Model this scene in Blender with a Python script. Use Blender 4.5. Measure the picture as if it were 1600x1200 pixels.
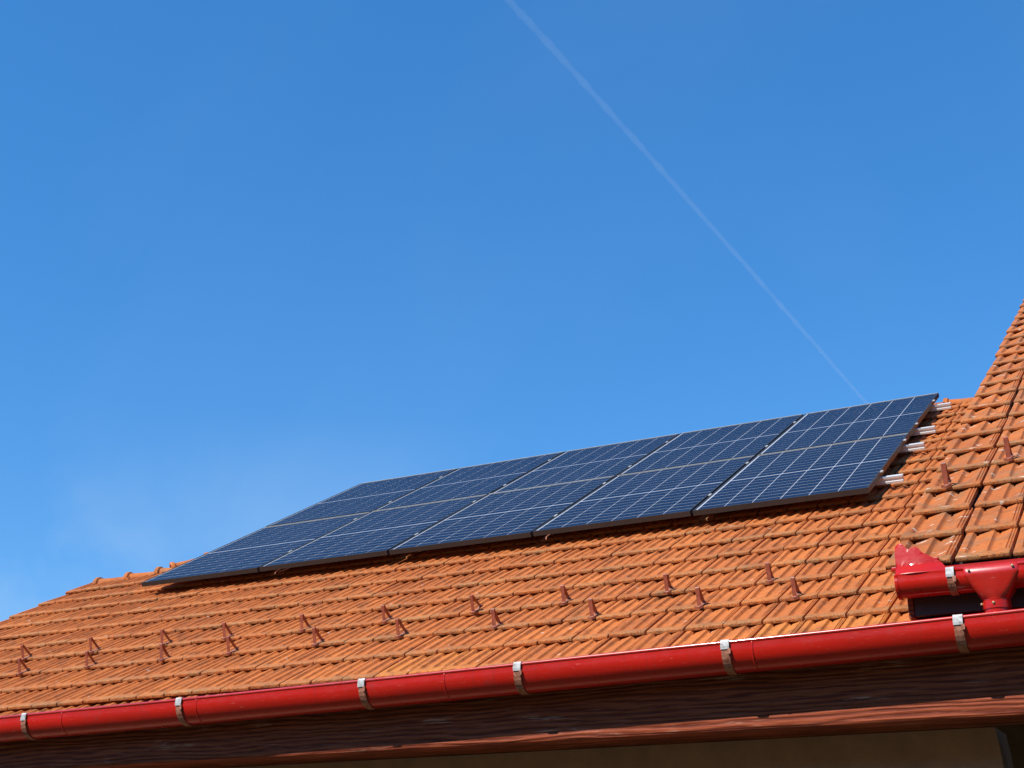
import bpy, bmesh, math, random
from mathutils import Vector, Matrix, noise
random.seed(7)
sc = bpy.context.scene
for o in list(bpy.data.objects): bpy.data.objects.remove(o)

# ------------------------------------------------------------------ camera
TH = math.radians(28.146)            # pitch of the main roof
ct, st = math.cos(TH), math.sin(TH)
ZS = 3.962                           # height of the panel array's lower edge above the ground
def uvn(u, v, n):                    # roof coordinates (along eave, up slope, off the roof) -> world
    return Vector((u, v*ct - n*st, v*st + n*ct + ZS))
RF = Matrix(((1, 0, 0, 0), (0, ct, -st, 0), (0, st, ct, ZS), (0, 0, 0, 1)))
CAM = uvn(7.4983, -8.2485, 1.7335)
cam_d = bpy.data.cameras.new('camera'); cam = bpy.data.objects.new('camera', cam_d)
sc.collection.objects.link(cam); sc.camera = cam
cam_d.sensor_width = 36.0; cam_d.lens = 36.0*2129.44/1600.0
cam_d.clip_start = 0.1; cam_d.clip_end = 200000
R3 = RF.to_3x3()
rx = R3 @ Vector((0.888, 0.406, -0.217)); fw = R3 @ Vector((-0.430, 0.899, -0.078))
fw.normalize(); rx = (rx - fw*rx.dot(fw)).normalized(); up = rx.cross(fw)
cam.matrix_world = Matrix(((rx.x, up.x, -fw.x, CAM.x), (rx.y, up.y, -fw.y, CAM.y),
                           (rx.z, up.z, -fw.z, CAM.z), (0, 0, 0, 1)))
# ------------------------------------------------------------------ sky, sun, exposure
SUN_EL = math.radians(46.5); SUN_ROT = math.radians(207.0)
svec = Vector((math.sin(SUN_ROT)*math.cos(SUN_EL), math.cos(SUN_ROT)*math.cos(SUN_EL), math.sin(SUN_EL)))
w = bpy.data.worlds.new('World'); sc.world = w; w.use_nodes = True
nt = w.node_tree; N = nt.nodes; L = nt.links
for n_ in list(N): N.remove(n_)
out = N.new('ShaderNodeOutputWorld'); bg = N.new('ShaderNodeBackground'); sky = N.new('ShaderNodeTexSky')
sky.sky_type = 'NISHITA'; sky.sun_disc = False; sky.sun_elevation = SUN_EL; sky.sun_rotation = SUN_ROT
sky.altitude = 300; sky.air_density = 1.0; sky.dust_density = 0.0; sky.ozone_density = 10.0
hs = N.new('ShaderNodeHueSaturation'); hs.inputs['Saturation'].default_value = 1.42; hs.inputs['Value'].default_value = 1.44; hs.inputs['Hue'].default_value = 0.506
gm = N.new('ShaderNodeGamma'); gm.inputs['Gamma'].default_value = 0.62
tc = N.new('ShaderNodeTexCoord'); mp = N.new('ShaderNodeMapping')
mp.inputs['Rotation'].default_value = (0.3, 0.5, 0.9); mp.inputs['Scale'].default_value = (2.2, 4.6, 3.0)
mp.inputs['Location'].default_value = (2.1, 3.3, 5.2)
nz = N.new('ShaderNodeTexNoise'); nz.inputs['Scale'].default_value = 1.0; nz.inputs['Detail'].default_value = 7
nz.inputs['Roughness'].default_value = 0.55; nz.inputs['Distortion'].default_value = 0.5
rmp = N.new('ShaderNodeMapRange'); rmp.inputs[1].default_value = 0.48; rmp.inputs[2].default_value = 0.75
rmp.inputs[3].default_value = 0.0; rmp.inputs[4].default_value = 0.5
mixc = N.new('ShaderNodeMix'); mixc.data_type = 'RGBA'
mixc.inputs[7].default_value = (2.6, 3.3, 4.0, 1)
L.new(tc.outputs['Generated'], mp.inputs['Vector']); L.new(mp.outputs[0], nz.inputs['Vector'])
sepd = N.new('ShaderNodeSeparateXYZ'); L.new(tc.outputs['Generated'], sepd.inputs[0])
low = N.new('ShaderNodeMapRange'); low.inputs[1].default_value = .33; low.inputs[2].default_value = .19   # thin cirrus veils thicken towards the horizon
low.inputs[3].default_value = .06; low.inputs[4].default_value = 1.0; L.new(sepd.outputs[2], low.inputs[0])
mlt = N.new('ShaderNodeMath'); mlt.operation = 'MULTIPLY'
L.new(nz.outputs['Fac'], rmp.inputs[0]); L.new(rmp.outputs[0], mlt.inputs[0]); L.new(low.outputs[0], mlt.inputs[1]); L.new(mlt.outputs[0], mixc.inputs[0])
L.new(sky.outputs[0], gm.inputs['Color']); L.new(gm.outputs[0], hs.inputs['Color']); L.new(hs.outputs[0], mixc.inputs[6]); L.new(mixc.outputs[2], bg.inputs['Color'])
bg.inputs['Strength'].default_value = 0.15
L.new(bg.outputs[0], out.inputs['Surface'])
sun_d = bpy.data.lights.new('sun', 'SUN'); sun_d.energy = 3.6; sun_d.angle = math.radians(0.5); sun_d.color = (1.0, 0.95, 0.87)
sun = bpy.data.objects.new('sun', sun_d); sc.collection.objects.link(sun)
sun.rotation_euler = (-svec).to_track_quat('-Z', 'Y').to_euler(); sun.location = (0, -10, 20)
vs = sc.view_settings; vs.view_transform = 'Standard'; vs.look = 'None'; vs.gamma = 1.0; vs.use_curve_mapping = False
vs.exposure = 0.62
sc.render.resolution_x = 1024; sc.render.resolution_y = 768

# ------------------------------------------------------------------ helpers
W = {}
def link(name, data, parent=None, mw=None):
    o = bpy.data.objects.new(name, data); sc.collection.objects.link(o)
    mw = mw if mw is not None else (W[parent] if parent else Matrix())
    W[o] = mw.copy()
    if parent: o.parent = parent; o.matrix_basis = W[parent].inverted() @ mw
    else: o.matrix_basis = mw
    return o
def tag(o, label=None, cat=None, group=None, kind=None):
    if label: o['label'] = label
    if cat: o['category'] = cat
    if group: o['group'] = group
    if kind: o['kind'] = kind
    return o
def empty(name, mw): 
    o = link(name, None, None, mw); o.empty_display_size = 0.2; return o
def mesh(name, verts, faces, mat, smooth=False, uvs=None):
    me = bpy.data.meshes.new(name); me.from_pydata([tuple(v) for v in verts], [], faces)
    if mat: me.materials.append(mat)
    if uvs is not None:
        ul = me.uv_layers.new(name='UVMap')
        for lp in me.loops: ul.data[lp.index].uv = uvs[lp.vertex_index]
    if smooth:
        for p in me.polygons: p.use_smooth = True
    me.update(); return me
class MB:
    def __init__(s): s.v = []; s.f = []
    def box(s, x0, x1, y0, y1, z0, z1, mat=None):
        b = len(s.v); c = [(x, y, z) for z in (z0, z1) for y in (y0, y1) for x in (x0, x1)]
        s.v += [Vector(p) if mat is None else mat @ Vector(p) for p in c]
        s.f += [tuple(b+i for i in q) for q in ((0, 2, 3, 1), (4, 5, 7, 6), (0, 1, 5, 4), (2, 6, 7, 3), (0, 4, 6, 2), (1, 3, 7, 5))]
    def loft(s, rings, close=True, caps=True):
        b = len(s.v); m = len(rings[0])
        for r in rings: s.v += [Vector(p) for p in r]
        for i in range(len(rings)-1):
            for j in range(m if close else m-1):
                k = (j+1) % m
                s.f.append((b+i*m+j, b+i*m+k, b+(i+1)*m+k, b+(i+1)*m+j))
        if caps and close:
            s.f.append(tuple(b+j for j in range(m))[::-1]); s.f.append(tuple(b+(len(rings)-1)*m+j for j in range(m)))
    def strap(s, path, width, thick, axis=Vector((1, 0, 0))):
        """flat strip of given width (along axis) following a path, with thickness"""
        rings = []
        for i, p in enumerate(path):
            a = path[max(i-1, 0)]; c = path[min(i+1, len(path)-1)]
            t = (Vector(c)-Vector(a)).normalized(); nn = axis.cross(t).normalized()
            p = Vector(p); h = axis*width/2; k = nn*thick/2
            rings.append([p-h-k, p+h-k, p+h+k, p-h+k])
        s.loft(rings)
    def build(s, name, mat, smooth=False, bevel=0):
        me = mesh(name, s.v, s.f, mat, smooth)
        bm = bmesh.new(); bm.from_mesh(me)
        bmesh.ops.recalc_face_normals(bm, faces=bm.faces)
        if bevel:
            bmesh.ops.bevel(bm, geom=[e for e in bm.edges if e.is_manifold and e.calc_face_angle(0) > 0.6], offset=bevel, segments=2, affect='EDGES', profile=0.5)
        bm.to_mesh(me); bm.free()
        return me
def smooth_angle(me, a=0.6):
    for p in me.polygons: p.use_smooth = True
    bm = bmesh.new(); bm.from_mesh(me)
    for e in bm.edges: e.smooth = e.calc_face_angle(0) < a
    bm.to_mesh(me); bm.free()

# ------------------------------------------------------------------ materials
def newmat(name):
    m = bpy.data.materials.new(name); m.use_nodes = True
    return m, m.node_tree.nodes, m.node_tree.links, m.node_tree.nodes['Principled BSDF']
def noise_node(N, L, scale, detail=5, vec=None, rough=0.55, dist=0.0):
    n = N.new('ShaderNodeTexNoise'); n.inputs['Scale'].default_value = scale; n.inputs['Detail'].default_value = detail
    n.inputs['Roughness'].default_value = rough; n.inputs['Distortion'].default_value = dist
    if vec is not None: L.new(vec, n.inputs['Vector'])
    return n
def rng(N, L, src, a, b, c=0.0, d=1.0):
    r = N.new('ShaderNodeMapRange'); r.inputs[1].default_value = a; r.inputs[2].default_value = b
    r.inputs[3].default_value = c; r.inputs[4].default_value = d; L.new(src, r.inputs[0]); return r.outputs[0]
def mix(N, L, fac, a, b, blend='MIX'):
    m = N.new('ShaderNodeMix'); m.data_type = 'RGBA'; m.blend_type = blend
    for s, i in ((fac, 0), (a, 6), (b, 7)):
        if isinstance(s, (int, float)): m.inputs[i].default_value = s
        elif isinstance(s, tuple): m.inputs[i].default_value = (*s, 1)
        else: L.new(s, m.inputs[i])
    return m.outputs[2]
def math_(N, L, op, a, b=0.0):
    m = N.new('ShaderNodeMath'); m.operation = op
    for s, i in ((a, 0), (b, 1)):
        if isinstance(s, (int, float)): m.inputs[i].default_value = s
        else: L.new(s, m.inputs[i])
    return m.outputs[0]
def bump(N, L, h, strength, dist, bsdf):
    b = N.new('ShaderNodeBump'); b.inputs['Strength'].default_value = strength; b.inputs['Distance'].default_value = dist
    L.new(h, b.inputs['Height']); L.new(b.outputs[0], bsdf.inputs['Normal'])

def tile_material(name, base, base2, stuff=False, lichen=1.0, spots=0.0):
    m, N, L, b = newmat(name)
    if stuff:
        at = N.new('ShaderNodeAttribute'); at.attribute_name = 'rnd'; rnd = at.outputs['Fac']
    else:
        oi = N.new('ShaderNodeObjectInfo'); rnd = oi.outputs['Random']
    geo = N.new('ShaderNodeNewGeometry'); pos = geo.outputs['Position']
    uv = N.new('ShaderNodeTexCoord'); sep = N.new('ShaderNodeSeparateXYZ'); L.new(uv.outputs['UV'], sep.inputs[0])
    col = mix(N, L, rnd, base, base2)
    big = noise_node(N, L, 2.2, 4, pos)
    col = mix(N, L, rng(N, L, big.outputs['Fac'], .35, .7), col, (.50, .135, .030))
    fine = noise_node(N, L, 85, 6, pos, .7)
    col = mix(N, L, rng(N, L, fine.outputs['Fac'], .42, .75, 0, .30), col, (.66, .26, .075))
    dk = noise_node(N, L, 34, 6, pos, .7)
    col = mix(N, L, rng(N, L, dk.outputs['Fac'], .50, .70, 0, .65), col, (.19, .062, .026))
    pt = noise_node(N, L, 7.5, 5, pos, .65)
    col = mix(N, L, rng(N, L, pt.outputs['Fac'], .50, .68, 0, .62), col, (.22, .078, .030))
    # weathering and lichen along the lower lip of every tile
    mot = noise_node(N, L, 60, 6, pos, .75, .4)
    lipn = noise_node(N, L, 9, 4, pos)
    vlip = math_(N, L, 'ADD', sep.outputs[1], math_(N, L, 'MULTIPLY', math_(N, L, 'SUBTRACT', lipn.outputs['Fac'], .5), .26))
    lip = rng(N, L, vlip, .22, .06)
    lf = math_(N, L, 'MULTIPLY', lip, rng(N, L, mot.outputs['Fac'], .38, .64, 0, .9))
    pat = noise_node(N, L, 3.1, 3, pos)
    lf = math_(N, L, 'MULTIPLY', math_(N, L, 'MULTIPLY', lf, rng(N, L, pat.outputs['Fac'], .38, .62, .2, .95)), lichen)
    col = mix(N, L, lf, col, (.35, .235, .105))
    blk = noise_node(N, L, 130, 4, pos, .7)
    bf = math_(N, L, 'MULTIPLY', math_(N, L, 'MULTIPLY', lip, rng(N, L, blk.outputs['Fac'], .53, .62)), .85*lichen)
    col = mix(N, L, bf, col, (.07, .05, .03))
    # pale lichen dots
    vo = N.new('ShaderNodeTexVoronoi'); vo.inputs['Scale'].default_value = 17; L.new(pos, vo.inputs['Vector'])
    dots = rng(N, L, vo.outputs['Distance'], .22, .10)
    cs = N.new('ShaderNodeSeparateColor'); L.new(vo.outputs['Color'], cs.inputs[0])
    sel = rng(N, L, cs.outputs[0], .93 - .13*spots, .95 - .13*spots)
    df = math_(N, L, 'MULTIPLY', math_(N, L, 'MULTIPLY', dots, sel), rng(N, L, mot.outputs['Fac'], .38, .5, 0, .85))
    col = mix(N, L, df, col, (.60, .55, .44))
    if spots:
        sm = noise_node(N, L, 6, 6, pos, .7)
        col = mix(N, L, rng(N, L, sm.outputs['Fac'], .50, .66, 0, .6), col, (.25, .16, .085))
        mps = N.new('ShaderNodeMapping'); mps.inputs['Scale'].default_value = (9, 26, 26); L.new(pos, mps.inputs[0])
        v2 = N.new('ShaderNodeTexVoronoi'); v2.inputs['Scale'].default_value = 1.0; L.new(mps.outputs[0], v2.inputs['Vector'])
        c2 = N.new('ShaderNodeSeparateColor'); L.new(v2.outputs['Color'], c2.inputs[0])
        d2 = math_(N, L, 'MULTIPLY', rng(N, L, v2.outputs['Distance'], .34, .2), rng(N, L, c2.outputs[1], .84, .86))
        d2 = math_(N, L, 'MULTIPLY', d2, rng(N, L, mot.outputs['Fac'], .4, .52))
        col = mix(N, L, d2, col, (.66, .58, .46))
    L.new(col, b.inputs['Base Color']); b.inputs['Roughness'].default_value = .82
    b.inputs['Specular IOR Level'].default_value = .25
    h = math_(N, L, 'ADD', fine.outputs['Fac'], math_(N, L, 'MULTIPLY', dk.outputs['Fac'], .8))
    bump(N, L, h, .35, .004, b)
    return m
T1, T2 = (.64, .188, .040), (.44, .112, .024)
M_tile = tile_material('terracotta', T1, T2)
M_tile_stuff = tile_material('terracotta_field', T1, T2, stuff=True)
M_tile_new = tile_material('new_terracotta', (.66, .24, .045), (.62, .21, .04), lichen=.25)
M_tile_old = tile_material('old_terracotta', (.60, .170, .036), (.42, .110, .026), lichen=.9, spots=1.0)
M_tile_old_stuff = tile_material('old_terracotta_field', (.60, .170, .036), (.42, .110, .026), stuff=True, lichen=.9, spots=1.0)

def red_paint(name='red_gutter_paint', coat=.15, spec=.4):
    m, N, L, b = newmat(name)
    geo = N.new('ShaderNodeNewGeometry'); pos = geo.outputs['Position']
    mpn = N.new('ShaderNodeMapping'); mpn.inputs['Scale'].default_value = (.5, 5, 5); L.new(pos, mpn.inputs[0])
    a = noise_node(N, L, 3, 5, mpn.outputs[0])
    col = mix(N, L, rng(N, L, a.outputs['Fac'], .35, .7), (.56, .010, .0035), (.42, .010, .004))
    d = noise_node(N, L, 14, 6, pos, .7)
    col = mix(N, L, rng(N, L, d.outputs['Fac'], .60, .8, 0, .45), col, (.17, .03, .025))
    s = noise_node(N, L, 55, 3, mpn.outputs[0], .6)
    col = mix(N, L, rng(N, L, s.outputs['Fac'], .66, .70, 0, .5), col, (.62, .16, .13))
    L.new(col, b.inputs['Base Color'])
    mst = N.new('ShaderNodeMapping'); mst.inputs['Scale'].default_value = (14, 1.5, 1.5); L.new(pos, mst.inputs[0])
    stn = noise_node(N, L, 1.6, 5, mst.outputs[0], .7)
    col = mix(N, L, rng(N, L, stn.outputs['Fac'], .58, .74, 0, .40), col, (.20, .022, .016))
    L.new(col, b.inputs['Base Color'])
    L.new(rng(N, L, d.outputs['Fac'], .3, .8, .22, .45), b.inputs['Roughness'])
    b.inputs['Coat Weight'].default_value = coat; b.inputs['Coat Roughness'].default_value = .12; b.inputs['Specular IOR Level'].default_value = spec
    bump(N, L, a.outputs['Fac'], .15, .01, b)
    return m
M_red = red_paint(); M_redg = red_paint('glossy_red_paint', .8, .6)
def rust_strap():
    m, N, L, b = newmat('rusty_strap')
    geo = N.new('ShaderNodeNewGeometry'); pos = geo.outputs['Position']
    a = noise_node(N, L, 60, 6, pos, .7)
    col = mix(N, L, rng(N, L, a.outputs['Fac'], .38, .62), (.46, .19, .115), (.25, .07, .03))
    k = noise_node(N, L, 110, 3, pos)
    col = mix(N, L, rng(N, L, k.outputs['Fac'], .62, .68), col, (.05, .02, .015))
    L.new(col, b.inputs['Base Color']); b.inputs['Roughness'].default_value = .6
    bump(N, L, a.outputs['Fac'], .3, .003, b)
    return m
M_strap = rust_strap()
def zinc():
    m, N, L, b = newmat('bare_zinc')
    geo = N.new('ShaderNodeNewGeometry'); a = noise_node(N, L, 50, 5, geo.outputs['Position'], .6)
    L.new(mix(N, L, rng(N, L, a.outputs['Fac'], .45, .68), (.62, .60, .57), (.33, .29, .25)), b.inputs['Base Color'])
    b.inputs['Metallic'].default_value = .25; b.inputs['Roughness'].default_value = .45
    return m
M_zinc = zinc()
def alu():
    m, N, L, b = newmat('rail_aluminium')
    geo = N.new('ShaderNodeNewGeometry'); a = noise_node(N, L, 30, 4, geo.outputs['Position'])
    L.new(mix(N, L, a.outputs['Fac'], (.82, .81, .77), (.70, .69, .66)), b.inputs['Base Color'])
    b.inputs['Metallic'].default_value = .2; b.inputs['Roughness'].default_value = .42
    return m
M_alu = alu()
def guard_paint():
    m, N, L, b = newmat('snow_guard_paint')
    geo = N.new('ShaderNodeNewGeometry'); a = noise_node(N, L, 45, 5, geo.outputs['Position'], .7)
    L.new(mix(N, L, rng(N, L, a.outputs['Fac'], .4, .7), (.36, .085, .038), (.19, .045, .024)), b.inputs['Base Color'])
    b.inputs['Roughness'].default_value = .5
    return m
M_guard = guard_paint()
def plain(name, c, rough=.6, metal=0.0, vary=.25, scale=12, coat=0.0):
    m, N, L, b = newmat(name)
    geo = N.new('ShaderNodeNewGeometry'); a = noise_node(N, L, scale, 6, geo.outputs['Position'], .65)
    L.new(mix(N, L, rng(N, L, a.outputs['Fac'], .3, .72), tuple(x*(1-vary) for x in c), tuple(min(1, x*(1+vary)) for x in c)), b.inputs['Base Color'])
    b.inputs['Roughness'].default_value = rough; b.inputs['Metallic'].default_value = metal
    if coat: b.inputs['Coat Weight'].default_value = coat; b.inputs['Coat Roughness'].default_value = .1
    bump(N, L, a.outputs['Fac'], .15, .01, b)
    return m
M_frame = plain('dark_anodised_frame', (.055, .052, .05), .45, .4, .1, 8)
M_sheen_clamp = plain('lip_sheen_and_clamp', (.62, .59, .52), .45, .3, .12, 9)  # pale tone for the painted sheen on the lips, and for the clamps
M_back = plain('white_backsheet', (.52, .54, .58), .4, 0, .04, 5, .0)
M_deck = plain('roof_battens', (.025, .015, .011), .9, 0, .3, 6)
M_plaster = plain('brown_plaster', (.50, .235, .135), .92, 0, .18, 7)
M_dark = plain('dark_timber', (.06, .026, .02), .6, 0, .3, 5)
M_ground = plain('yard_grass', (.038, .05, .02), .95, 0, .35, 2.5)
M_screw = plain('brass_screw', (.55, .42, .2), .35, .7, .1, 20)
def cell_mat():
    m, N, L, b = newmat('silicon_cell')
    oi = N.new('ShaderNodeObjectInfo')
    L.new(mix(N, L, oi.outputs['Random'], (.006, .008, .020), (.009, .011, .028)), b.inputs['Base Color'])
    b.inputs['Roughness'].default_value = .3; b.inputs['Specular IOR Level'].default_value = .14
    b.inputs['Coat Weight'].default_value = .06; b.inputs['Coat Roughness'].default_value = .06; b.inputs['Coat IOR'].default_value = 1.3
    return m
M_cell = cell_mat()
def wood():
    m, N, L, b = newmat('weathered_red_timber')
    tcn = N.new('ShaderNodeNewGeometry')
    mpn = N.new('ShaderNodeMapping'); mpn.inputs['Scale'].default_value = (1.1, 9, 9); L.new(tcn.outputs['Position'], mpn.inputs[0])
    warp = noise_node(N, L, 1.6, 3, tcn.outputs['Position'])
    wv = N.new('ShaderNodeTexWave'); wv.wave_type = 'BANDS'; wv.bands_direction = 'Z'
    wv.inputs['Scale'].default_value = 1.5; wv.inputs['Distortion'].default_value = 11.0; wv.inputs['Detail'].default_value = 3
    wv.inputs['Detail Scale'].default_value = .9; L.new(mpn.outputs[0], wv.inputs['Vector'])
    mp2 = N.new('ShaderNodeMapping'); mp2.inputs['Scale'].default_value = (2.5, 60, 60); L.new(tcn.outputs['Position'], mp2.inputs[0])
    fib = noise_node(N, L, 2.2, 5, mp2.outputs[0], .7)
    col = mix(N, L, rng(N, L, wv.outputs['Fac'], .2, .8), (.13, .021, .007), (.31, .062, .020))
    col = mix(N, L, rng(N, L, fib.outputs['Fac'], .45, .7, 0, .6), col, (.44, .12, .06))
    col = mix(N, L, rng(N, L, fib.outputs['Fac'], .5, .3, 0, .6), col, (.14, .03, .016))
    fl = noise_node(N, L, 2.0, 5, mpn.outputs[0], .7); pk = math_(N, L, 'MULTIPLY', rng(N, L, fl.outputs['Fac'], .58, .68), rng(N, L, fib.outputs['Fac'], .46, .6))
    col = mix(N, L, math_(N, L, 'MULTIPLY', pk, .8), col, (.62, .36, .25))
    mk = N.new('ShaderNodeMapping'); mk.inputs['Scale'].default_value = (1.7, .01, 4.2); mk.inputs['Location'].default_value = (.3, 0, .2); L.new(tcn.outputs['Position'], mk.inputs[0])
    vk = N.new('ShaderNodeTexVoronoi'); vk.inputs['Scale'].default_value = 1.0; L.new(mk.outputs[0], vk.inputs['Vector'])
    kr = math_(N, L, 'MULTIPLY', math_(N, L, 'SINE', math_(N, L, 'MULTIPLY', vk.outputs['Distance'], 190)), rng(N, L, vk.outputs['Distance'], .16, .05))
    col = mix(N, L, rng(N, L, vk.outputs['Distance'], .075, .045, 0, .85), col, (.05, .012, .008))
    L.new(col, b.inputs['Base Color']); b.inputs['Roughness'].default_value = .6; b.inputs['Specular IOR Level'].default_value = .15
    h = math_(N, L, 'ADD', math_(N, L, 'ADD', math_(N, L, 'MULTIPLY', wv.outputs['Fac'], .7), math_(N, L, 'MULTIPLY', fib.outputs['Fac'], .8)), math_(N, L, 'MULTIPLY', kr, .5))
    bump(N, L, h, .6, .006, b)
    return m
M_wood = wood()

# ------------------------------------------------------------------ ground
gv = []; gf = []; 
G = [-4000, -400, -60, -25, -12, -4, 4, 12, 25, 60, 400, 4000]
for y in G:
    for x in G: gv.append((x+3, y, random.uniform(-.02, .02) if abs(x) < 30 and abs(y) < 30 else (0 if y > -30 else 17.0 if y > -100 else 60.0)))  # slope behind the camera is added, unseen, to block low sky light
for j in range(len(G)-1):
    for i in range(len(G)-1): a = j*len(G)+i; gf.append((a, a+1, a+1+len(G), a+len(G)))
tag(link('ground', mesh('ground', gv, gf, M_ground)), kind='structure', label='dark grass yard with an added, unseen slope behind the camera')

# ------------------------------------------------------------------ the house
house = empty('house', Matrix.Translation((3.0, 0.0, 0.0)))
tag(house, 'house with a pitched orange clay tile roof and dark red timber eaves', 'house')
TN = -0.115                    # plane of the tile noses
TW, TL = 0.1969, 0.33887       # cover width and exposed length of a tile
VA = -2.19779                  # a course line
V0 = VA - TL - .16             # eave course (short starter course)
UL = -1.335                    # left verge
def vtop(u):                   # upper boundary of the roof plane: low ridge at the left, hip, main ridge
    if u < -.5: return .84 + (u-UL)*.13
    return min(3.50, .95 + (u+.5)*1.13)
# main deck (boards below the tiles) with its back slope
def deck_poly(pts, n0, n1):
    mb = MB(); top = [uvn(u, v, n0) for u, v in pts]; bot = [uvn(u, v, n1) for u, v in pts]
    k = len(pts); mb.v = top+bot
    mb.f = [tuple(range(k)), tuple(range(2*k-1, k-1, -1))]+[(i, i+k, (i+1) % k+k, (i+1) % k) for i in range(k)]
    return mb
pts = [(UL+.02, V0+.07), (9.6, V0+.07), (9.6, 3.48), (1.75, 3.48), (-.5, .93), (UL+.02, .82)]
mb = deck_poly(pts, TN-.045, TN-.075)
# back slopes
r1, r2, r3, r4 = [uvn(u, v, TN-.05) for u, v in ((UL+.02, .82), (-.5, .93), (1.75, 3.48), (9.6, 3.48))]
b = len(mb.v)
mb.v += [r1, r2, r3, r4] + [Vector((p.x, 6.5 if p.y > 1.5 else 3.6, 2.55)) for p in (r1, r2, r3, r4)]
mb.f += [(b, b+4, b+5, b+1), (b+1, b+5, b+6, b+2), (b+2, b+6, b+7, b+3)]
roof_me = mb.build('roof', M_deck)
roof = link('roof', roof_me, house, Matrix())

# ---- tile mesh
PROF = [(0, -5), (.012, -1.4), (.045, 0), (.135, -.5), (.162, -6.5), (.18, -11.2), (.20, -12.6), (.215, -12.5), (.232, -12.1), (.31, -9.2), (.435, -3.0),
        (.462, -1.2), (.53, -1.0), (.552, -6.5), (.57, -11), (.60, -12.4), (.615, -12.4), (.632, -12.1), (.647, -11.7), (.70, -9.4), (.79, -4.6),
        (.818, -1.8), (.852, -1.6), (.866, -5.5), (.882, -1.8), (.906, -1.8), (.920, -5.5), (.934, -2.4), (.949, -3)]
def tile_geo(w, l, seed=0, notch=True):
    rr = random.Random(seed); k = w/.1969
    rows = [(0, 0, -.0060), (.0025, 0, -.0022), (.007, 0, -.0005), (.021, 0, 0), (.052, .03, 0), (.062, .30, 0), (.072, .75, 0), (.086, 1, 0), (.5*l, 1, 0), (l-.024, 1, 0), (l-.020, 1, 1), (l+.05, 1, 1)]
    v = []; f = []; uv = []; m = len(PROF)
    for y, bl, dz in rows:
        for i, (x, p) in enumerate(PROF):
            h = (-1.4 if 0 < i < m-1 else -4)*(1-bl) + p*1.08*bl
            if dz == 1 and notch:
                if x in (.20, .215, .615, .632): h -= 9
                h += 0
            z = h*.001*k + (dz if dz < 0 else 0) + .015 - .019*(y/l)
            z += rr.uniform(-.0006, .0006)
            yy = y + (rr.uniform(-.0015, .0015) if y < .01 else 0)
            v.append(Vector((x*w, yy, z))); uv.append((x, y/l))
    nr = len(rows)
    for j in range(nr-1):
        for i in range(m-1):
            a = j*m+i; f.append((a, a+1, a+1+m, a+m))
    # front of the nose, undercut, then the set-back skirt
    prev = 0
    for (yy, zz) in ((.0005, -.0040), (.022, -.0040), (.023, -.0165), (.05, -.014)):
        b0 = len(v)
        for i, (x, p) in enumerate(PROF): v.append(Vector((x*w, yy, zz))); uv.append((x, .0))
        for i in range(m-1): f.append((prev+i+1, prev+i, b0+i, b0+i+1))
        prev = b0
    # sides
    for i in (0, m-1):
        base = len(v)
        for j in range(nr):
            q = v[j*m+i]; v.append(Vector((q.x, q.y, q.z-.024))); uv.append(uv[j*m+i])
        for j in range(nr-1):
            f.append((j*m+i, (j+1)*m+i, base+j+1, base+j) if i == 0 else ((j+1)*m+i, j*m+i, base+j, base+j+1))
    return v, f, uv
def tile_mesh(geo, mat, name='roof_tile'):
    v, f, uv = geo; me = mesh(name, v, f, mat, True, uv)
    bm = bmesh.new(); bm.from_mesh(me)
    for e in bm.edges: e.smooth = e.calc_face_angle(0) < 0.75
    bm.to_mesh(me); bm.free(); return me
def to_px(P):
    d = P-CAM; z = d.dot(fw)
    return 800+2129.44*d.dot(rx)/z, 600-2129.44*d.dot(up)/z, z
def build_tiles(parent, frame, spots, geos, mat, mat_stuff, limit, special=None):
    """spots: (u, v, rank) ; frame(u, v) -> matrix"""
    ms = [tile_mesh(g, mat) for g in geos]
    msp = tile_mesh(geos[0], special[0]) if special else None
    spots = sorted(spots, key=lambda s: s[2])
    SV = []; SF = []; SU = []; SR = []
    for i, (u, v, rank) in enumerate(spots):
        mw = frame(u, v) @ Matrix.Translation((random.gauss(0, .0016), random.gauss(0, .0032), random.gauss(0, .0014))) \
            @ Matrix.Rotation(random.gauss(0, .007), 4, 'Z') @ Matrix.Rotation(random.gauss(0, .005), 4, 'X') @ Matrix.Rotation(random.gauss(0, .003), 4, 'Y')
        if i < limit and rank < 1e5:
            me = msp if special and special[1](u, v) else random.choice(ms)
            link('roof_tile', me, parent, mw)
        else:
            g = random.choice(geos); b = len(SV); SV += [mw @ p for p in g[0]]; SF += [tuple(b+k for k in q) for q in g[1]]; SU += g[2]
            SR += [random.random()]*len(g[0])
    if SV:
        me = mesh('roof_tile_field', SV, SF, mat_stuff, True, SU)
        at = me.attributes.new('rnd', 'FLOAT', 'POINT'); at.data.foreach_set('value', SR)
        bm = bmesh.new(); bm.from_mesh(me)
        for e in bm.edges: e.smooth = e.calc_face_angle(0) < 0.75
        bm.to_mesh(me); bm.free()
        tag(link('roof_tile_field', me, parent, Matrix()), kind='stuff')
geos = [tile_geo(TW, TL, s) for s in range(4)]
def mframe(u, v): return RF @ Matrix.Translation((u, v, TN-(.019 if v < VA-1.2*TL else 0)))
spots = []
U1 = 5.4162
row = 0
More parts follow.
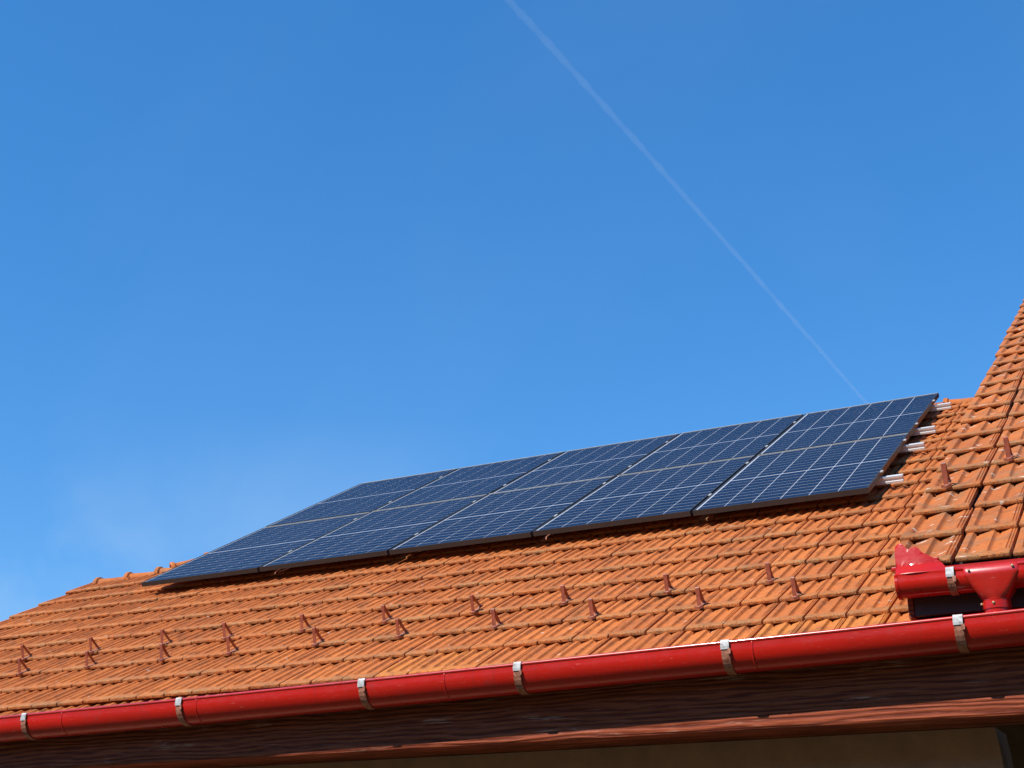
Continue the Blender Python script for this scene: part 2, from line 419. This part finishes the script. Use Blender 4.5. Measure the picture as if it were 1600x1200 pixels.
for r in range(-2, 20):
    v = VA + r*TL if r > -2 else V0
    if v > 3.3: break
    ub = U1 - .005*r
    i0 = math.ceil((UL-ub)/TW - .35)
    for i in range(i0, 8):
        u = ub + i*TW
        uc = u + TW/2
        if v + .20 > vtop(uc) + .06: continue
        P = uvn(uc, v+.15, TN); x, y, z = to_px(P)
        rank = z
        if x < -45 or x > 1630 or y > 1230: rank = 1e6
        if .05 < uc < 5.68 and v > .12: rank = 1e6      # under the panels
        if uc > 6.46: rank = 1e6
        if uc > 6.30 and r < -1: rank = 1e6
        if i == i0: u = max(u, UL + random.uniform(-.006, .006)) if u > UL else UL
        spots.append((u, v, rank))
def is_new(u, v):
    r = round((v-VA)/TL); c = u+TW/2
    if r == -1 and (3.62 < c < 4.32 or 5.52 < c < 5.62 or 5.70 < c < 6.15): return True
    return r == 5 and 0.0 < c < .19
build_tiles(roof, mframe, spots, geos, M_tile, M_tile_stuff, 300, (M_tile_new, is_new))

# ---- ridge caps
def cap_mesh(name, r0=.050, r1=.060, ln=.36, seg=11):
    mb = MB(); rings = []
    for y, r in ((0, r1+.004), (.012, r1+.008), (.035, r1+.006), (.045, r1-.008), (.16, r1-.012), (ln, r0)):
        o = []
        for k in range(seg+1):
            a = math.pi*(-.04+1.08*k/seg); o.append(Vector((y, -math.cos(a)*r*1.15, math.sin(a)*r)))
        inn = [Vector((p.x, p.y*.86, p.z*.82)) for p in reversed(o)]
        rings.append(o+inn)
    mb.loft(rings); me = mb.build(name, M_tile_old, True); smooth_angle(me, .7)
    me.uv_layers.new(name='UVMap')
    for lp in me.loops: me.uv_layers[0].data[lp.index].uv = (.5, .6)
    return me
capm = cap_mesh('ridge_cap')
def cap_line(a, bpt, step=.305):
    d = bpt-a; n = int(d.length/step); d.normalize()
    side = Vector((0, 0, 1)).cross(d).normalized(); nz_ = d.cross(side)
    for k in range(n+1):
        p = a + d*(k*step)
        x = d; tl = Matrix.Rotation(math.radians(2.5), 4, 'Y')
        mw = Matrix(((x.x, side.x, nz_.x, p.x), (x.y, side.y, nz_.y, p.y), (x.z, side.z, nz_.z, p.z), (0, 0, 0, 1))) @ tl @ Matrix.Rotation(random.gauss(0, .035), 4, 'Z') @ Matrix.Rotation(random.gauss(0, .02), 4, 'Y')
        link('ridge_cap', capm, roof, mw)
cap_line(uvn(UL+.10, vtop(UL)-.02, TN-.028), uvn(-.5, .95, TN-.028))
cap_line(uvn(-.5, .95, TN-.01), uvn(1.75, 3.50, TN-.02))
cap_line(uvn(1.8, 3.52, TN-.02), uvn(6.5, 3.52, TN-.02))

# ---- timber, soffit, walls
YF = -2.29; ZB = ZS-1.667
mb = MB()
X0, X1 = -1.3, 10.2
# front face as a bowed, slightly uneven board so that its arrises are not ruler straight
nx = 90
rings = []
for i in range(nx+1):
    x = X0+(X1-X0)*i/nx
    e = noise.noise(Vector((x*1.7, 3.1, 0)))*.004; e2 = noise.noise(Vector((x*2.9, 7.7, 0)))*.003
    rings.append([(x, YF+e2, ZB+.008+e), (x, YF+e2+.004, ZB+e), (x, YF+.13, ZB+e), (x, YF+.13, ZB+.27), (x, YF+e2, ZB+.27)])
mb.loft(rings)
link('fascia_beam', mb.build('fascia_beam', M_wood), house, Matrix())
mb = MB(); mb.box(X0+.02, X1, YF+.13, -1.84, ZB+.006, ZB+.03)
link('soffit_board', mb.build('soffit_board', M_wood), house, Matrix())
# front wall with a chipped right-hand end, recess beyond it
mb = MB(); front = []; yw = -1.85
edge = []
for k in range(26):
    z = (ZB+.004)*k/25.0
    edge.append((6.60+noise.noise(Vector((0, 2, z*9)))*.02+noise.noise(Vector((5, 2, z*31)))*.009, z))
edge[-1] = (edge[-1][0]-.02, edge[-1][1])
ov = [(-1.0, 0)] + [(x, z) for x, z in edge] + [(-1.0, ZB+.004)]
k = len(ov); mb.v = [Vector((x, yw, z)) for x, z in ov]+[Vector((x, yw+.3, z)) for x, z in ov]
mb.f = [tuple(range(k)), tuple(range(2*k-1, k-1, -1))]+[(i, i+k, (i+1) % k+k, (i+1) % k) for i in range(k)]
mb.box(-1.0, -.75, yw+.3, 3.4, 0, 3.0); mb.box(-.75, 10.2, 3.2, 3.4, 0, 3.0)
mb.box(6.4, 10.2, -.9, -.7, 0, ZB+.3)
link('wall', mb.build('wall', M_plaster), house, Matrix())
mb = MB(); mb.box(6.75, 6.89, -1.85, -1.71, 0, ZB+.004)
link('porch_post', mb.build('porch_post', M_dark, bevel=.008), house, Matrix())
mb = MB()
for i in range(16): mb.box(6.62+i*.2, 6.815+i*.2, -.935, -.905, .0, ZB+.2)
link('porch_cladding', mb.build('porch_cladding', M_dark), house, Matrix())

# ---- raised roof at the right
S = 1.134
RP = math.radians(29.25); rc, rs = math.cos(RP), math.sin(RP)
RTL = .372*S; RTW = .2*S
RU = 6.300; RJ = 6.585
RE = Vector((RU, -2.351, -1.046+ZS))              # nose of the eave course at the verge
RRF = Matrix(((1, 0, 0, 0), (0, rc, -rs, RE.y), (0, rs, rc, RE.z), (0, 0, 0, 1)))
NR = 25
mb = MB()
mb.box(RU+.03, 10.2, .03, RTL*NR, -.08, -.045, RRF)
top = RRF @ Vector((0, RTL*NR, -.05))
b = len(mb.v); mb.v += [Vector((RU+.03, top.y, top.z)), Vector((10.2, top.y, top.z)), Vector((10.2, top.y+5, top.z-2.8)), Vector((RU+.03, top.y+5, top.z-2.8))]
mb.f += [(b, b+1, b+2, b+3)]
rroof = link('raised_roof', mb.build('raised_roof', M_deck), house, Matrix())
tag(rroof, 'raised roof section with larger, lichen-spotted tiles')
mb = MB()   # cheek board closing the step between both roofs
mb.box(RU+.055, RU+.085, .12, RTL*NR, -.50, -.046, RRF)
link('cheek_board', mb.build('cheek_board', M_dark), house, Matrix())
rgeos = [tile_geo(RTW, RTL, 10+s) for s in range(3)]
vg = []
for g in rgeos[:1]:
    v_, f_, u_ = tile_geo(RJ-RU, RTL, 33)
rspots = []; verge = []
for r in range(NR):
    for i in range(0, 15):
        u = RJ + i*RTW
        P = RRF @ Vector((u+.1, r*RTL+.2, 0)); x, y, z = to_px(P)
        rspots.append((u, r*RTL, z if x < 1612+RTW*100 and i < 3 else 1e6))
def rframe(u, v): return RRF @ Matrix.Translation((u, v, 0))
build_tiles(rroof, rframe, rspots, rgeos, M_tile_old, M_tile_old_stuff, 300)
vmesh = [tile_mesh(tile_geo(RJ-RU-.004, RTL, 40+s), M_tile_old) for s in range(3)]
for r in range(NR):
    link('roof_tile', random.choice(vmesh), rroof, rframe(RU+random.gauss(0, .006), r*RTL+random.gauss(0, .003)) @ Matrix.Rotation(random.gauss(0, .008), 4, 'Z') @ Matrix.Rotation(random.gauss(0, .005), 4, 'X'))
mb = MB(); mb.box(6.40, 10.2, -2.352, -2.325, ZS-1.258, ZS-1.066)
link('raised_fascia', mb.build('raised_fascia', M_dark), house, Matrix())
mb = MB(); mb.box(6.374, 6.397, -2.356, -1.9, ZS-1.266, ZS-1.085)
link('fascia_end_board', mb.build('fascia_end_board', M_wood, bevel=.003), house, Matrix())

# ------------------------------------------------------------------ gutters
def gutter_profile(R, wall, nseg=14):
    """(y, z) of the outer skin from the front rim round to the back, rim at (0,0)"""
    pr = [(0, 0)]
    if wall: pr.append((.002, -wall*.5))
    for k in range(nseg+1):
        a = math.pi*k/nseg; pr.append((R-R*math.cos(a), -wall-R*math.sin(a)*1.0))
    pr.append((2*R, .012 if R > .08 else .045)); return pr
def sweep(mb, xs, zf, Y, prof, thick=.0025, off=0.0):
    rings = []
    # outward normals for offset
    m = len(prof); nrm = []
    for i in range(m):
        a = prof[max(i-1, 0)]; c = prof[min(i+1, m-1)]
        t = Vector((c[0]-a[0], c[1]-a[1])).normalized(); nrm.append((t.y, -t.x))
    for x in xs:
        o = [(x, Y+p[0]+nn[0]*off, zf(x)+p[1]+nn[1]*off) for p, nn in zip(prof, nrm)]
        inn = [(x, Y+p[0]+nn[0]*(off-thick), zf(x)+p[1]+nn[1]*(off-thick)) for p, nn in zip(prof, nrm)]
        rings.append(o+inn[::-1])
    mb.loft(rings)
def bead(mb, xs, zf, Y, r):
    rings = []
    for x in xs: rings.append([(x, Y+r*.6+r*math.cos(a), zf(x)+r*math.sin(a)) for a in [2*math.pi*k/12 for k in range(12)]])
    mb.loft(rings)
YR = -2.483
def zr(x): return ZS - 1.4165 + .0134*x + .00058*x*x
R1, W1 = .090, .030
PR1 = gutter_profile(R1, W1)
main = empty('gutter', Matrix.Translation((4.2, YR+R1, zr(4.2)-.12)))
tag(main, 'long glossy red half-round gutter along the lower eave of the roof', 'gutter')
xs = [UL-.05+i*(10.2-UL)/60 for i in range(61)]
def zrw(x): return zr(x) + noise.noise(Vector((x*.9, 0, 4)))*.0025
mb = MB(); sweep(mb, xs, zrw, YR, PR1)
me = mb.build('trough', M_red, True); smooth_angle(me, .8); link('trough', me, main, Matrix())
mb = MB(); bead(mb, xs, zrw, YR, .0085)
me = mb.build('rim_bead', M_redg, True); link('rim_bead', me, main, Matrix())
for x in (1.822, 2.753, 4.231, 5.736):
    mb = MB(); sweep(mb, [x-.004, x+.004], zrw, YR, PR1, .004, .0015)
    o = link('seam', mb.build('seam', M_red, True), main, Matrix())
def bracket(x, parent, zf, Y, prof, wdt=.036, tilt=.0):
    mb = MB(); pth = [Vector((0, 0.004, .012))]+[Vector((0, p[0], p[1])) for p in prof[:-1]]
    path = []
    m = len(prof)
    for i, p in enumerate(prof[:-1]):
        a = prof[max(i-1, 0)]; c = prof[min(i+1, m-1)]; t = Vector((c[0]-a[0], c[1]-a[1])).normalized()
        path.append((x + tilt*p[1], Y+p[0]+t.y*.0035, zf(x)+p[1]-t.x*.0035))
    mb.strap(path, wdt, .004)
    br = link('bracket', mb.build('bracket', M_strap), parent, Matrix())
    mb = MB()
    z = zf(x)
    mb.strap([(x, Y+.030, z+.004), (x, Y+.012, z+.0115), (x, Y-.002, z+.0105), (x, Y-.0085, z+.002), (x-.001, Y-.0095, z-.018), (x-.001, Y-.0085, z-.030)], wdt+.002, .002)
    link('clip', mb.build('clip', M_zinc), br, Matrix())
    mb = MB(); mb.box(x+wdt/2-.007, x+wdt/2+.006, Y-.0105, Y-.0075, z-.050, z-.028)
    link('clip_tongue', mb.build('clip_tongue', M_strap), br, Matrix())
for x in (1.548, 2.643, 3.772, 4.621, 5.619, 6.589, 7.6, .45): bracket(x, main, zrw, YR, PR1, .036 if x > 2 else .034, random.uniform(-.05, .05))

# raised gutter with outlet and splash guard
YG = -2.485
def zg(x): return ZS - 1.110
R2, W2 = .062, .024
PR2 = gutter_profile(R2, W2)
upg = empty('gutter', Matrix.Translation((7.0, YG+R2, zg(0)-.1)))
tag(upg, 'short red upper gutter with funnel outlet emptying into the long gutter', 'gutter')
xs2 = [6.366+i*(10.2-6.366)/20 for i in range(21)]
mb = MB(); sweep(mb, xs2, zg, YG, PR2); me = mb.build('trough', M_red, True); smooth_angle(me, .8); link('trough', me, upg, Matrix())
mb = MB(); bead(mb, [6.57, 7.5, 10.2], zg, YG, .008); link('rim_bead', mb.build('rim_bead', M_redg, True), upg, Matrix())
# end cap (D shaped disc, standing slightly proud)
mb = MB(); pr = [(YG+p[0]*1.03-.002, zg(0)+p[1]*1.05) for p in PR2]
mb.loft([[(6.356, y, z) for y, z in pr], [(6.368, y, z) for y, z in pr]])
link('end_cap', mb.build('end_cap', M_red), upg, Matrix())
bracket(6.580, upg, zg, YG, PR2, .03)
# outlet funnel
mb = MB(); rings = []
cx, cy = 6.736, YG+.062
def rrect(a, b, e, n=28):
    o = []
    for k in range(n):
        t = 2*math.pi*k/n; c, s_ = math.cos(t), math.sin(t)
        o.append((math.copysign(abs(c)**e, c)*a, math.copysign(abs(s_)**e, s_)*b))
    return o
for z, a, b_, e in ((.006, .108, .070, .16), (-.030, .108, .070, .18), (-.036, .105, .069, .20), (-.090, .074, .060, .38), (-.122, .056, .053, .8), (-.128, .0525, .0515, 1), (-.140, .0525, .0515, 1)):
    rings.append([(cx+p[0], cy+p[1], zg(0)+z) for p in rrect(a, b_, e)])
mb.loft(rings, caps=False); me = mb.build('outlet_funnel', M_redg, True)
smooth_angle(me, .45); fun = link('outlet_funnel', me, upg, Matrix())
sd = fun.modifiers.new('thick', 'SOLIDIFY'); sd.thickness = .003
mb = MB(); mb.loft([[(cx+.0545*math.cos(2*math.pi*k/24), cy+.0545*math.sin(2*math.pi*k/24), z) for k in range(24)] for z in (zg(0)-.134, zg(0)-.165)], caps=False)
mb.loft([[(cx+.051*math.cos(2*math.pi*k/24), cy+.051*math.sin(2*math.pi*k/24), z) for k in range(24)] for z in (zg(0)-.16, zg(0)-.235)], caps=False)
me = mb.build('downpipe', M_red, True); link('downpipe', me, upg, Matrix())
for (dx, dz) in ((-.083, -.012), (.085, -.010), (-.056, -.142), (-.005, -.146)):
    mb = MB(); yy = cy-.0725 if dz > -.1 else cy-.0545*math.sqrt(max(0, 1-(dx/.058)**2))-.001
    mb.loft([[(cx+dx+r*math.cos(2*math.pi*k/8), yy-h, zg(0)+dz+r*math.sin(2*math.pi*k/8)) for k in range(8)] for r, h in ((.006, 0), (.0055, .003), (.002, .005))])
    link('screw', mb.build('screw', M_screw), fun, Matrix())
# splash guard: scalloped sheet rising from the rim at the corner
def px_on(x, y, Y):
    d = rx*((x-800)/2129.44) + up*(-(y-600)/2129.44) + fw; t = (Y-CAM.y)/d.y; return CAM+d*t
edge_pts = [(6.362, .0), (6.358, .06), (6.357, .118), (6.361, .146), (6.375, .160), (6.391, .156), (6.402, .140), (6.414, .126), (6.428, .134), (6.444, .135), (6.458, .125), (6.467, .108), (6.469, .068), (6.538, .058), (6.548, .036), (6.560, .014), (6.575, 0)]
from mathutils.geometry import tessellate_polygon
bm = bmesh.new()
vs_ = [bm.verts.new((x, 0, z*.90)) for x, z in edge_pts]
bm.faces.new(vs_); bmesh.ops.triangulate(bm, faces=bm.faces[:])
for _ in range(3): bmesh.ops.subdivide_edges(bm, edges=bm.edges[:], cuts=1, use_grid_fill=True)
for v in bm.verts:
    h = v.co.z; v.co.y = YG-.004+min(h, .045)*1.05 + max(h-.045, 0)*.12 + (v.co.x-6.44)**2*1.2
    v.co.z = zg(0)+h
me = bpy.data.meshes.new('splash_guard'); bm.to_mesh(me); bm.free(); me.materials.append(M_red)
smooth_angle(me, .25)
sg = link('splash_guard', me, upg, Matrix()); md = sg.modifiers.new('thick', 'SOLIDIFY'); md.thickness = .002
mb = MB(); mb.box(6.330, 6.366, -2.40, -2.30, zg(0)+.038, zg(0)+.055); mb.box(6.46, 6.53, -2.425, -2.36, zg(0)+.06, zg(0)+.073)
link('flashing_tab', mb.build('flashing_tab', M_red, bevel=.004), upg, Matrix())

# ------------------------------------------------------------------ mounting rails, hooks, panels
PW, PH, PG, PT = 1.134, 1.7105, .02, .035
rail_v = (.445, 1.45, 2.055, 3.05)
ordn = ['lowest', 'second lowest', 'third lowest', 'topmost']
for i, rv in enumerate(rail_v):
    mb = MB(); prof = [(-.021, -.037), (.021, -.037), (.021, -.050), (.017, -.053), (.017, -.066), (.023, -.069), (.023, -.082), (-.023, -.082), (-.023, -.069), (-.017, -.066), (-.017, -.053), (-.021, -.050)]
    mb.loft([[uvn(u, rv+a, n) for a, n in prof] for u in (.06, 5.885)])
    o = link('mounting_rail', mb.build('mounting_rail', M_alu), None, Matrix())
    tag(o, 'white aluminium rail sticking out at the right of the panels, %s of four' % ordn[i], 'rail', 'aluminium rails under the solar panels')
hooks = [(1.18, .445), (2.39, .445), (3.47, .445), (4.68, .445)]
hl = ['leftmost', 'second from the left', 'third from the left', 'rightmost']
for i, (u, rv) in enumerate(hooks):
    mb = MB(); n = TN+.014
    mb.strap([uvn(u, rv-.02, -.088), uvn(u, .20, -.086), uvn(u, .17, -.087), uvn(u, .155, -.094), uvn(u, .15, n+.004), uvn(u, .16, n), uvn(u, .36, n-.012)], .026, .005)
    o = link('roof_hook', mb.build('roof_hook', M_strap), None, Matrix())
    tag(o, 'small steel roof hook below the lower panel edge, %s' % hl[i], 'hook', 'roof hooks under the panel edge')
# one panel
def panel_meshes():
    lip = .011
    mb = MB()
    zt, zb_ = 0, -PT
    mb.box(0, PW, 0, lip, zb_, zt); mb.box(0, PW, PH-lip, PH, zb_, zt-.001)
    mb.box(0, lip, lip, PH-lip, zb_, zt); mb.box(PW-lip, PW, lip, PH-lip, zb_, zt)
    fr = mb.build('frame', M_frame)
    mb = MB(); mb.box(.002, PW-.002, PH-.0105, PH+.0006, -.012, .0006); tb = mb.build('lip_sheen', M_sheen_clamp)  # pale strip paints the bright reflection on the dark frame's upper lip
    mb = MB(); mb.box(lip, PW-lip, lip, PH-lip, -.0075, -.0045); bs = mb.build('backsheet', M_back)
    gx, gy, gm = .006, .009, .020
    ml, mr, mbm, mt = .026, .013, .012, .024
    cw = (PW-ml-mr-5*gx)/6; chh = (PH-mbm-mt-gm-16*gy)/18
    mb = MB(); mb.box(0, cw, 0, chh, -.0050, -.0032)
    # chamfered corners as on real cut wafers
    c = .003; z0, z1 = -.0052, -.0034
    mb = MB(); ring = [(c, 0), (cw-c, 0), (cw, c*.5), (cw, chh-c*.5), (cw-c, chh), (c, chh), (0, chh-c*.5), (0, c*.5)]
    mb.loft([[(x, y, z) for x, y in ring] for z in (z0, z1)])
    cell = mb.build('solar_cell', M_cell)
    pos = []
    for h in range(2):
        for j in range(9):
            for i in range(6): pos.append((ml+i*(cw+gx), mbm+h*(9*chh+8*gy+gm)+j*(chh+gy)))
    mb = MB(); mb.box(-.0185, -.0015, -.022, .022, -.005, .0025); clamp = mb.build('clamp', M_sheen_clamp, bevel=.001)
    return fr, bs, tb, cell, pos, clamp
fr, bs, sheen, cell, cpos, clampm = panel_meshes()
cn = ['leftmost', 'second from the left', 'middle', 'second from the right', 'rightmost']
for r in range(2):
    for c in range(5):
        mw = RF @ Matrix.Translation((c*(PW+PG), r*(PH+PG), random.uniform(-.0012, .0012))) @ Matrix.Rotation(random.gauss(0, .0009), 4, 'X') @ Matrix.Rotation(random.gauss(0, .0009), 4, 'Y')
        e = empty('solar_panel', mw)
        tag(e, 'blue-black solar panel on the roof, %s in the %s row' % (cn[c], ('lower', 'upper')[r]), 'solar panel', 'solar panels in two rows of five')
        link('frame', fr, e); link('backsheet', bs, e); link('lip_sheen', sheen, e)
        for x, y in cpos: link('solar_cell', cell, e, mw @ Matrix.Translation((x, y, 0)))
        for rv in rail_v:
            y = rv - r*(PH+PG)
            if 0 < y < PH:
                if c > 0: link('clamp', clampm, e, mw @ Matrix.Translation((0, y, 0)))
                if c == 4: link('clamp', clampm, e, mw @ Matrix.Translation((PW+.020, y, 0)))

# ------------------------------------------------------------------ snow guards
def guard_mesh():
    mb = MB()
    mb.strap([(0, .0, .0), (0, .006, .004), (0, .020, .050), (0, .032, .096), (0, .036, .100)], .022, .003)
    mb.strap([(0, .036, .100), (0, .042, .097), (0, .062, .050), (0, .085, .003), (0, .10, .0)], .022, .003)
    leg = mb.build('triangle_loop', M_guard)
    mb = MB(); mb.strap([(0, -.004, -.002), (0, .05, -.004), (0, .105, -.004)], .024, .003)
    mb.strap([(-.022, .0, .0), (0, -.008, -.006), (.022, .0, .0)], .014, .003, Vector((0, 0, 1)))
    return leg, mb.build('base_strap', M_strap)
gl, gb = guard_mesh()
def place_guard(mw, label):
    e = empty('snow_guard', mw); tag(e, label, 'snow guard', 'triangular snow guards on the tiles')
    link('triangle_loop', gl, e); link('base_strap', gb, e)
nth = ['first', 'second', 'third', 'fourth', 'fifth', 'sixth', 'seventh', 'eighth', 'ninth', 'tenth', 'eleventh']
low = [.522, 1.103, 1.712, 2.229, 2.855, 3.42, 4.03, 4.61, 5.202, 5.695]
upr = [.217, .832, 1.438, 1.945, 2.537, 3.132, 3.733, 4.308, 4.92, 5.486]
for nm, lst, rr in (('lower', low, 1), ('upper', upr, 2)):
    for i, u in enumerate(lst):
        vv = VA+rr*TL-.012
        mw = RF @ Matrix.Translation((u-.005, vv, TN+.016)) @ Matrix.Scale(.92, 4) @ Matrix.Rotation(random.gauss(0, .06), 4, 'Z') @ Matrix.Rotation(random.gauss(0, .05), 4, 'X')
        place_guard(mw, 'rust-red snow guard on the main roof, %s from the left in the %s row' % (nth[i], nm))
for (x, y, k, lb) in ((1479, 768, 2, 'beside the panel corner'), (1577, 725, 3, 'near the right edge of the picture')):
    # find u on the raised plane for this pixel
    d = rx*((x-800)/2129.44) + up*(-(y-600)/2129.44) + fw
    nn = RRF.to_3x3() @ Vector((0, 0, 1)); t = (RE-CAM).dot(nn)/d.dot(nn); P = CAM+d*t
    loc = RRF.inverted() @ P; r = round(loc.y/RTL)
    mw = RRF @ Matrix.Translation((loc.x, r*RTL-.012, .024)) @ Matrix.Scale(1.1, 4)
    place_guard(mw, 'rust-red snow guard on the raised roof, %s' % lb)

# ------------------------------------------------------------------ contrail: a long thin tube of ice cloud 10 km up
mc, Nn, Ll, bb = newmat('ice_cloud'); Nn.remove(bb)
pv = Nn.new('ShaderNodeVolumePrincipled'); pv.inputs['Color'].default_value = (1, 1, 1, 1); pv.inputs['Density'].default_value = .0005
pv.inputs['Anisotropy'].default_value = 0.0
Ll.new(pv.outputs[0], Nn['Material Output'].inputs['Volume'])
def sky_pt(x, y, alt=9000.0):
    d = rx*((x-800)/2129.44) + up*(-(y-600)/2129.44) + fw; return CAM + d*(alt/d.z)
a = sky_pt(795, 0); m_ = sky_pt(1080, 318); c = sky_pt(1345, 620)
rings = []; nsg = 260
for i in range(-50, nsg+24):
    t = i/nsg
    # quadratic through the three sighted points
    p = a*((t-.5)*(t-1)/.5) + m_*(t*(t-1)/-.25) + c*(t*(t-.5)/.5)
    rad = 46*(1+.40*noise.noise(Vector((t*30, 1, 1)))+.35*noise.noise(Vector((t*110, 5, 1))))*(.95-.2*t)
    tdir = (c-a).normalized(); s1 = tdir.cross(Vector((0, 0, 1))).normalized(); s2 = s1.cross(tdir)
    off = s1*14*noise.noise(Vector((t*18, 9, 2)))
    rings.append([p+off+s1*rad*math.cos(q)+s2*rad*math.sin(q) for q in [2*math.pi*k/16 for k in range(16)]])
mb = MB(); mb.loft(rings)
tag(link('contrail', mb.build('contrail', mc, True)), 'thin white contrail running diagonally down the blue sky', 'contrail')
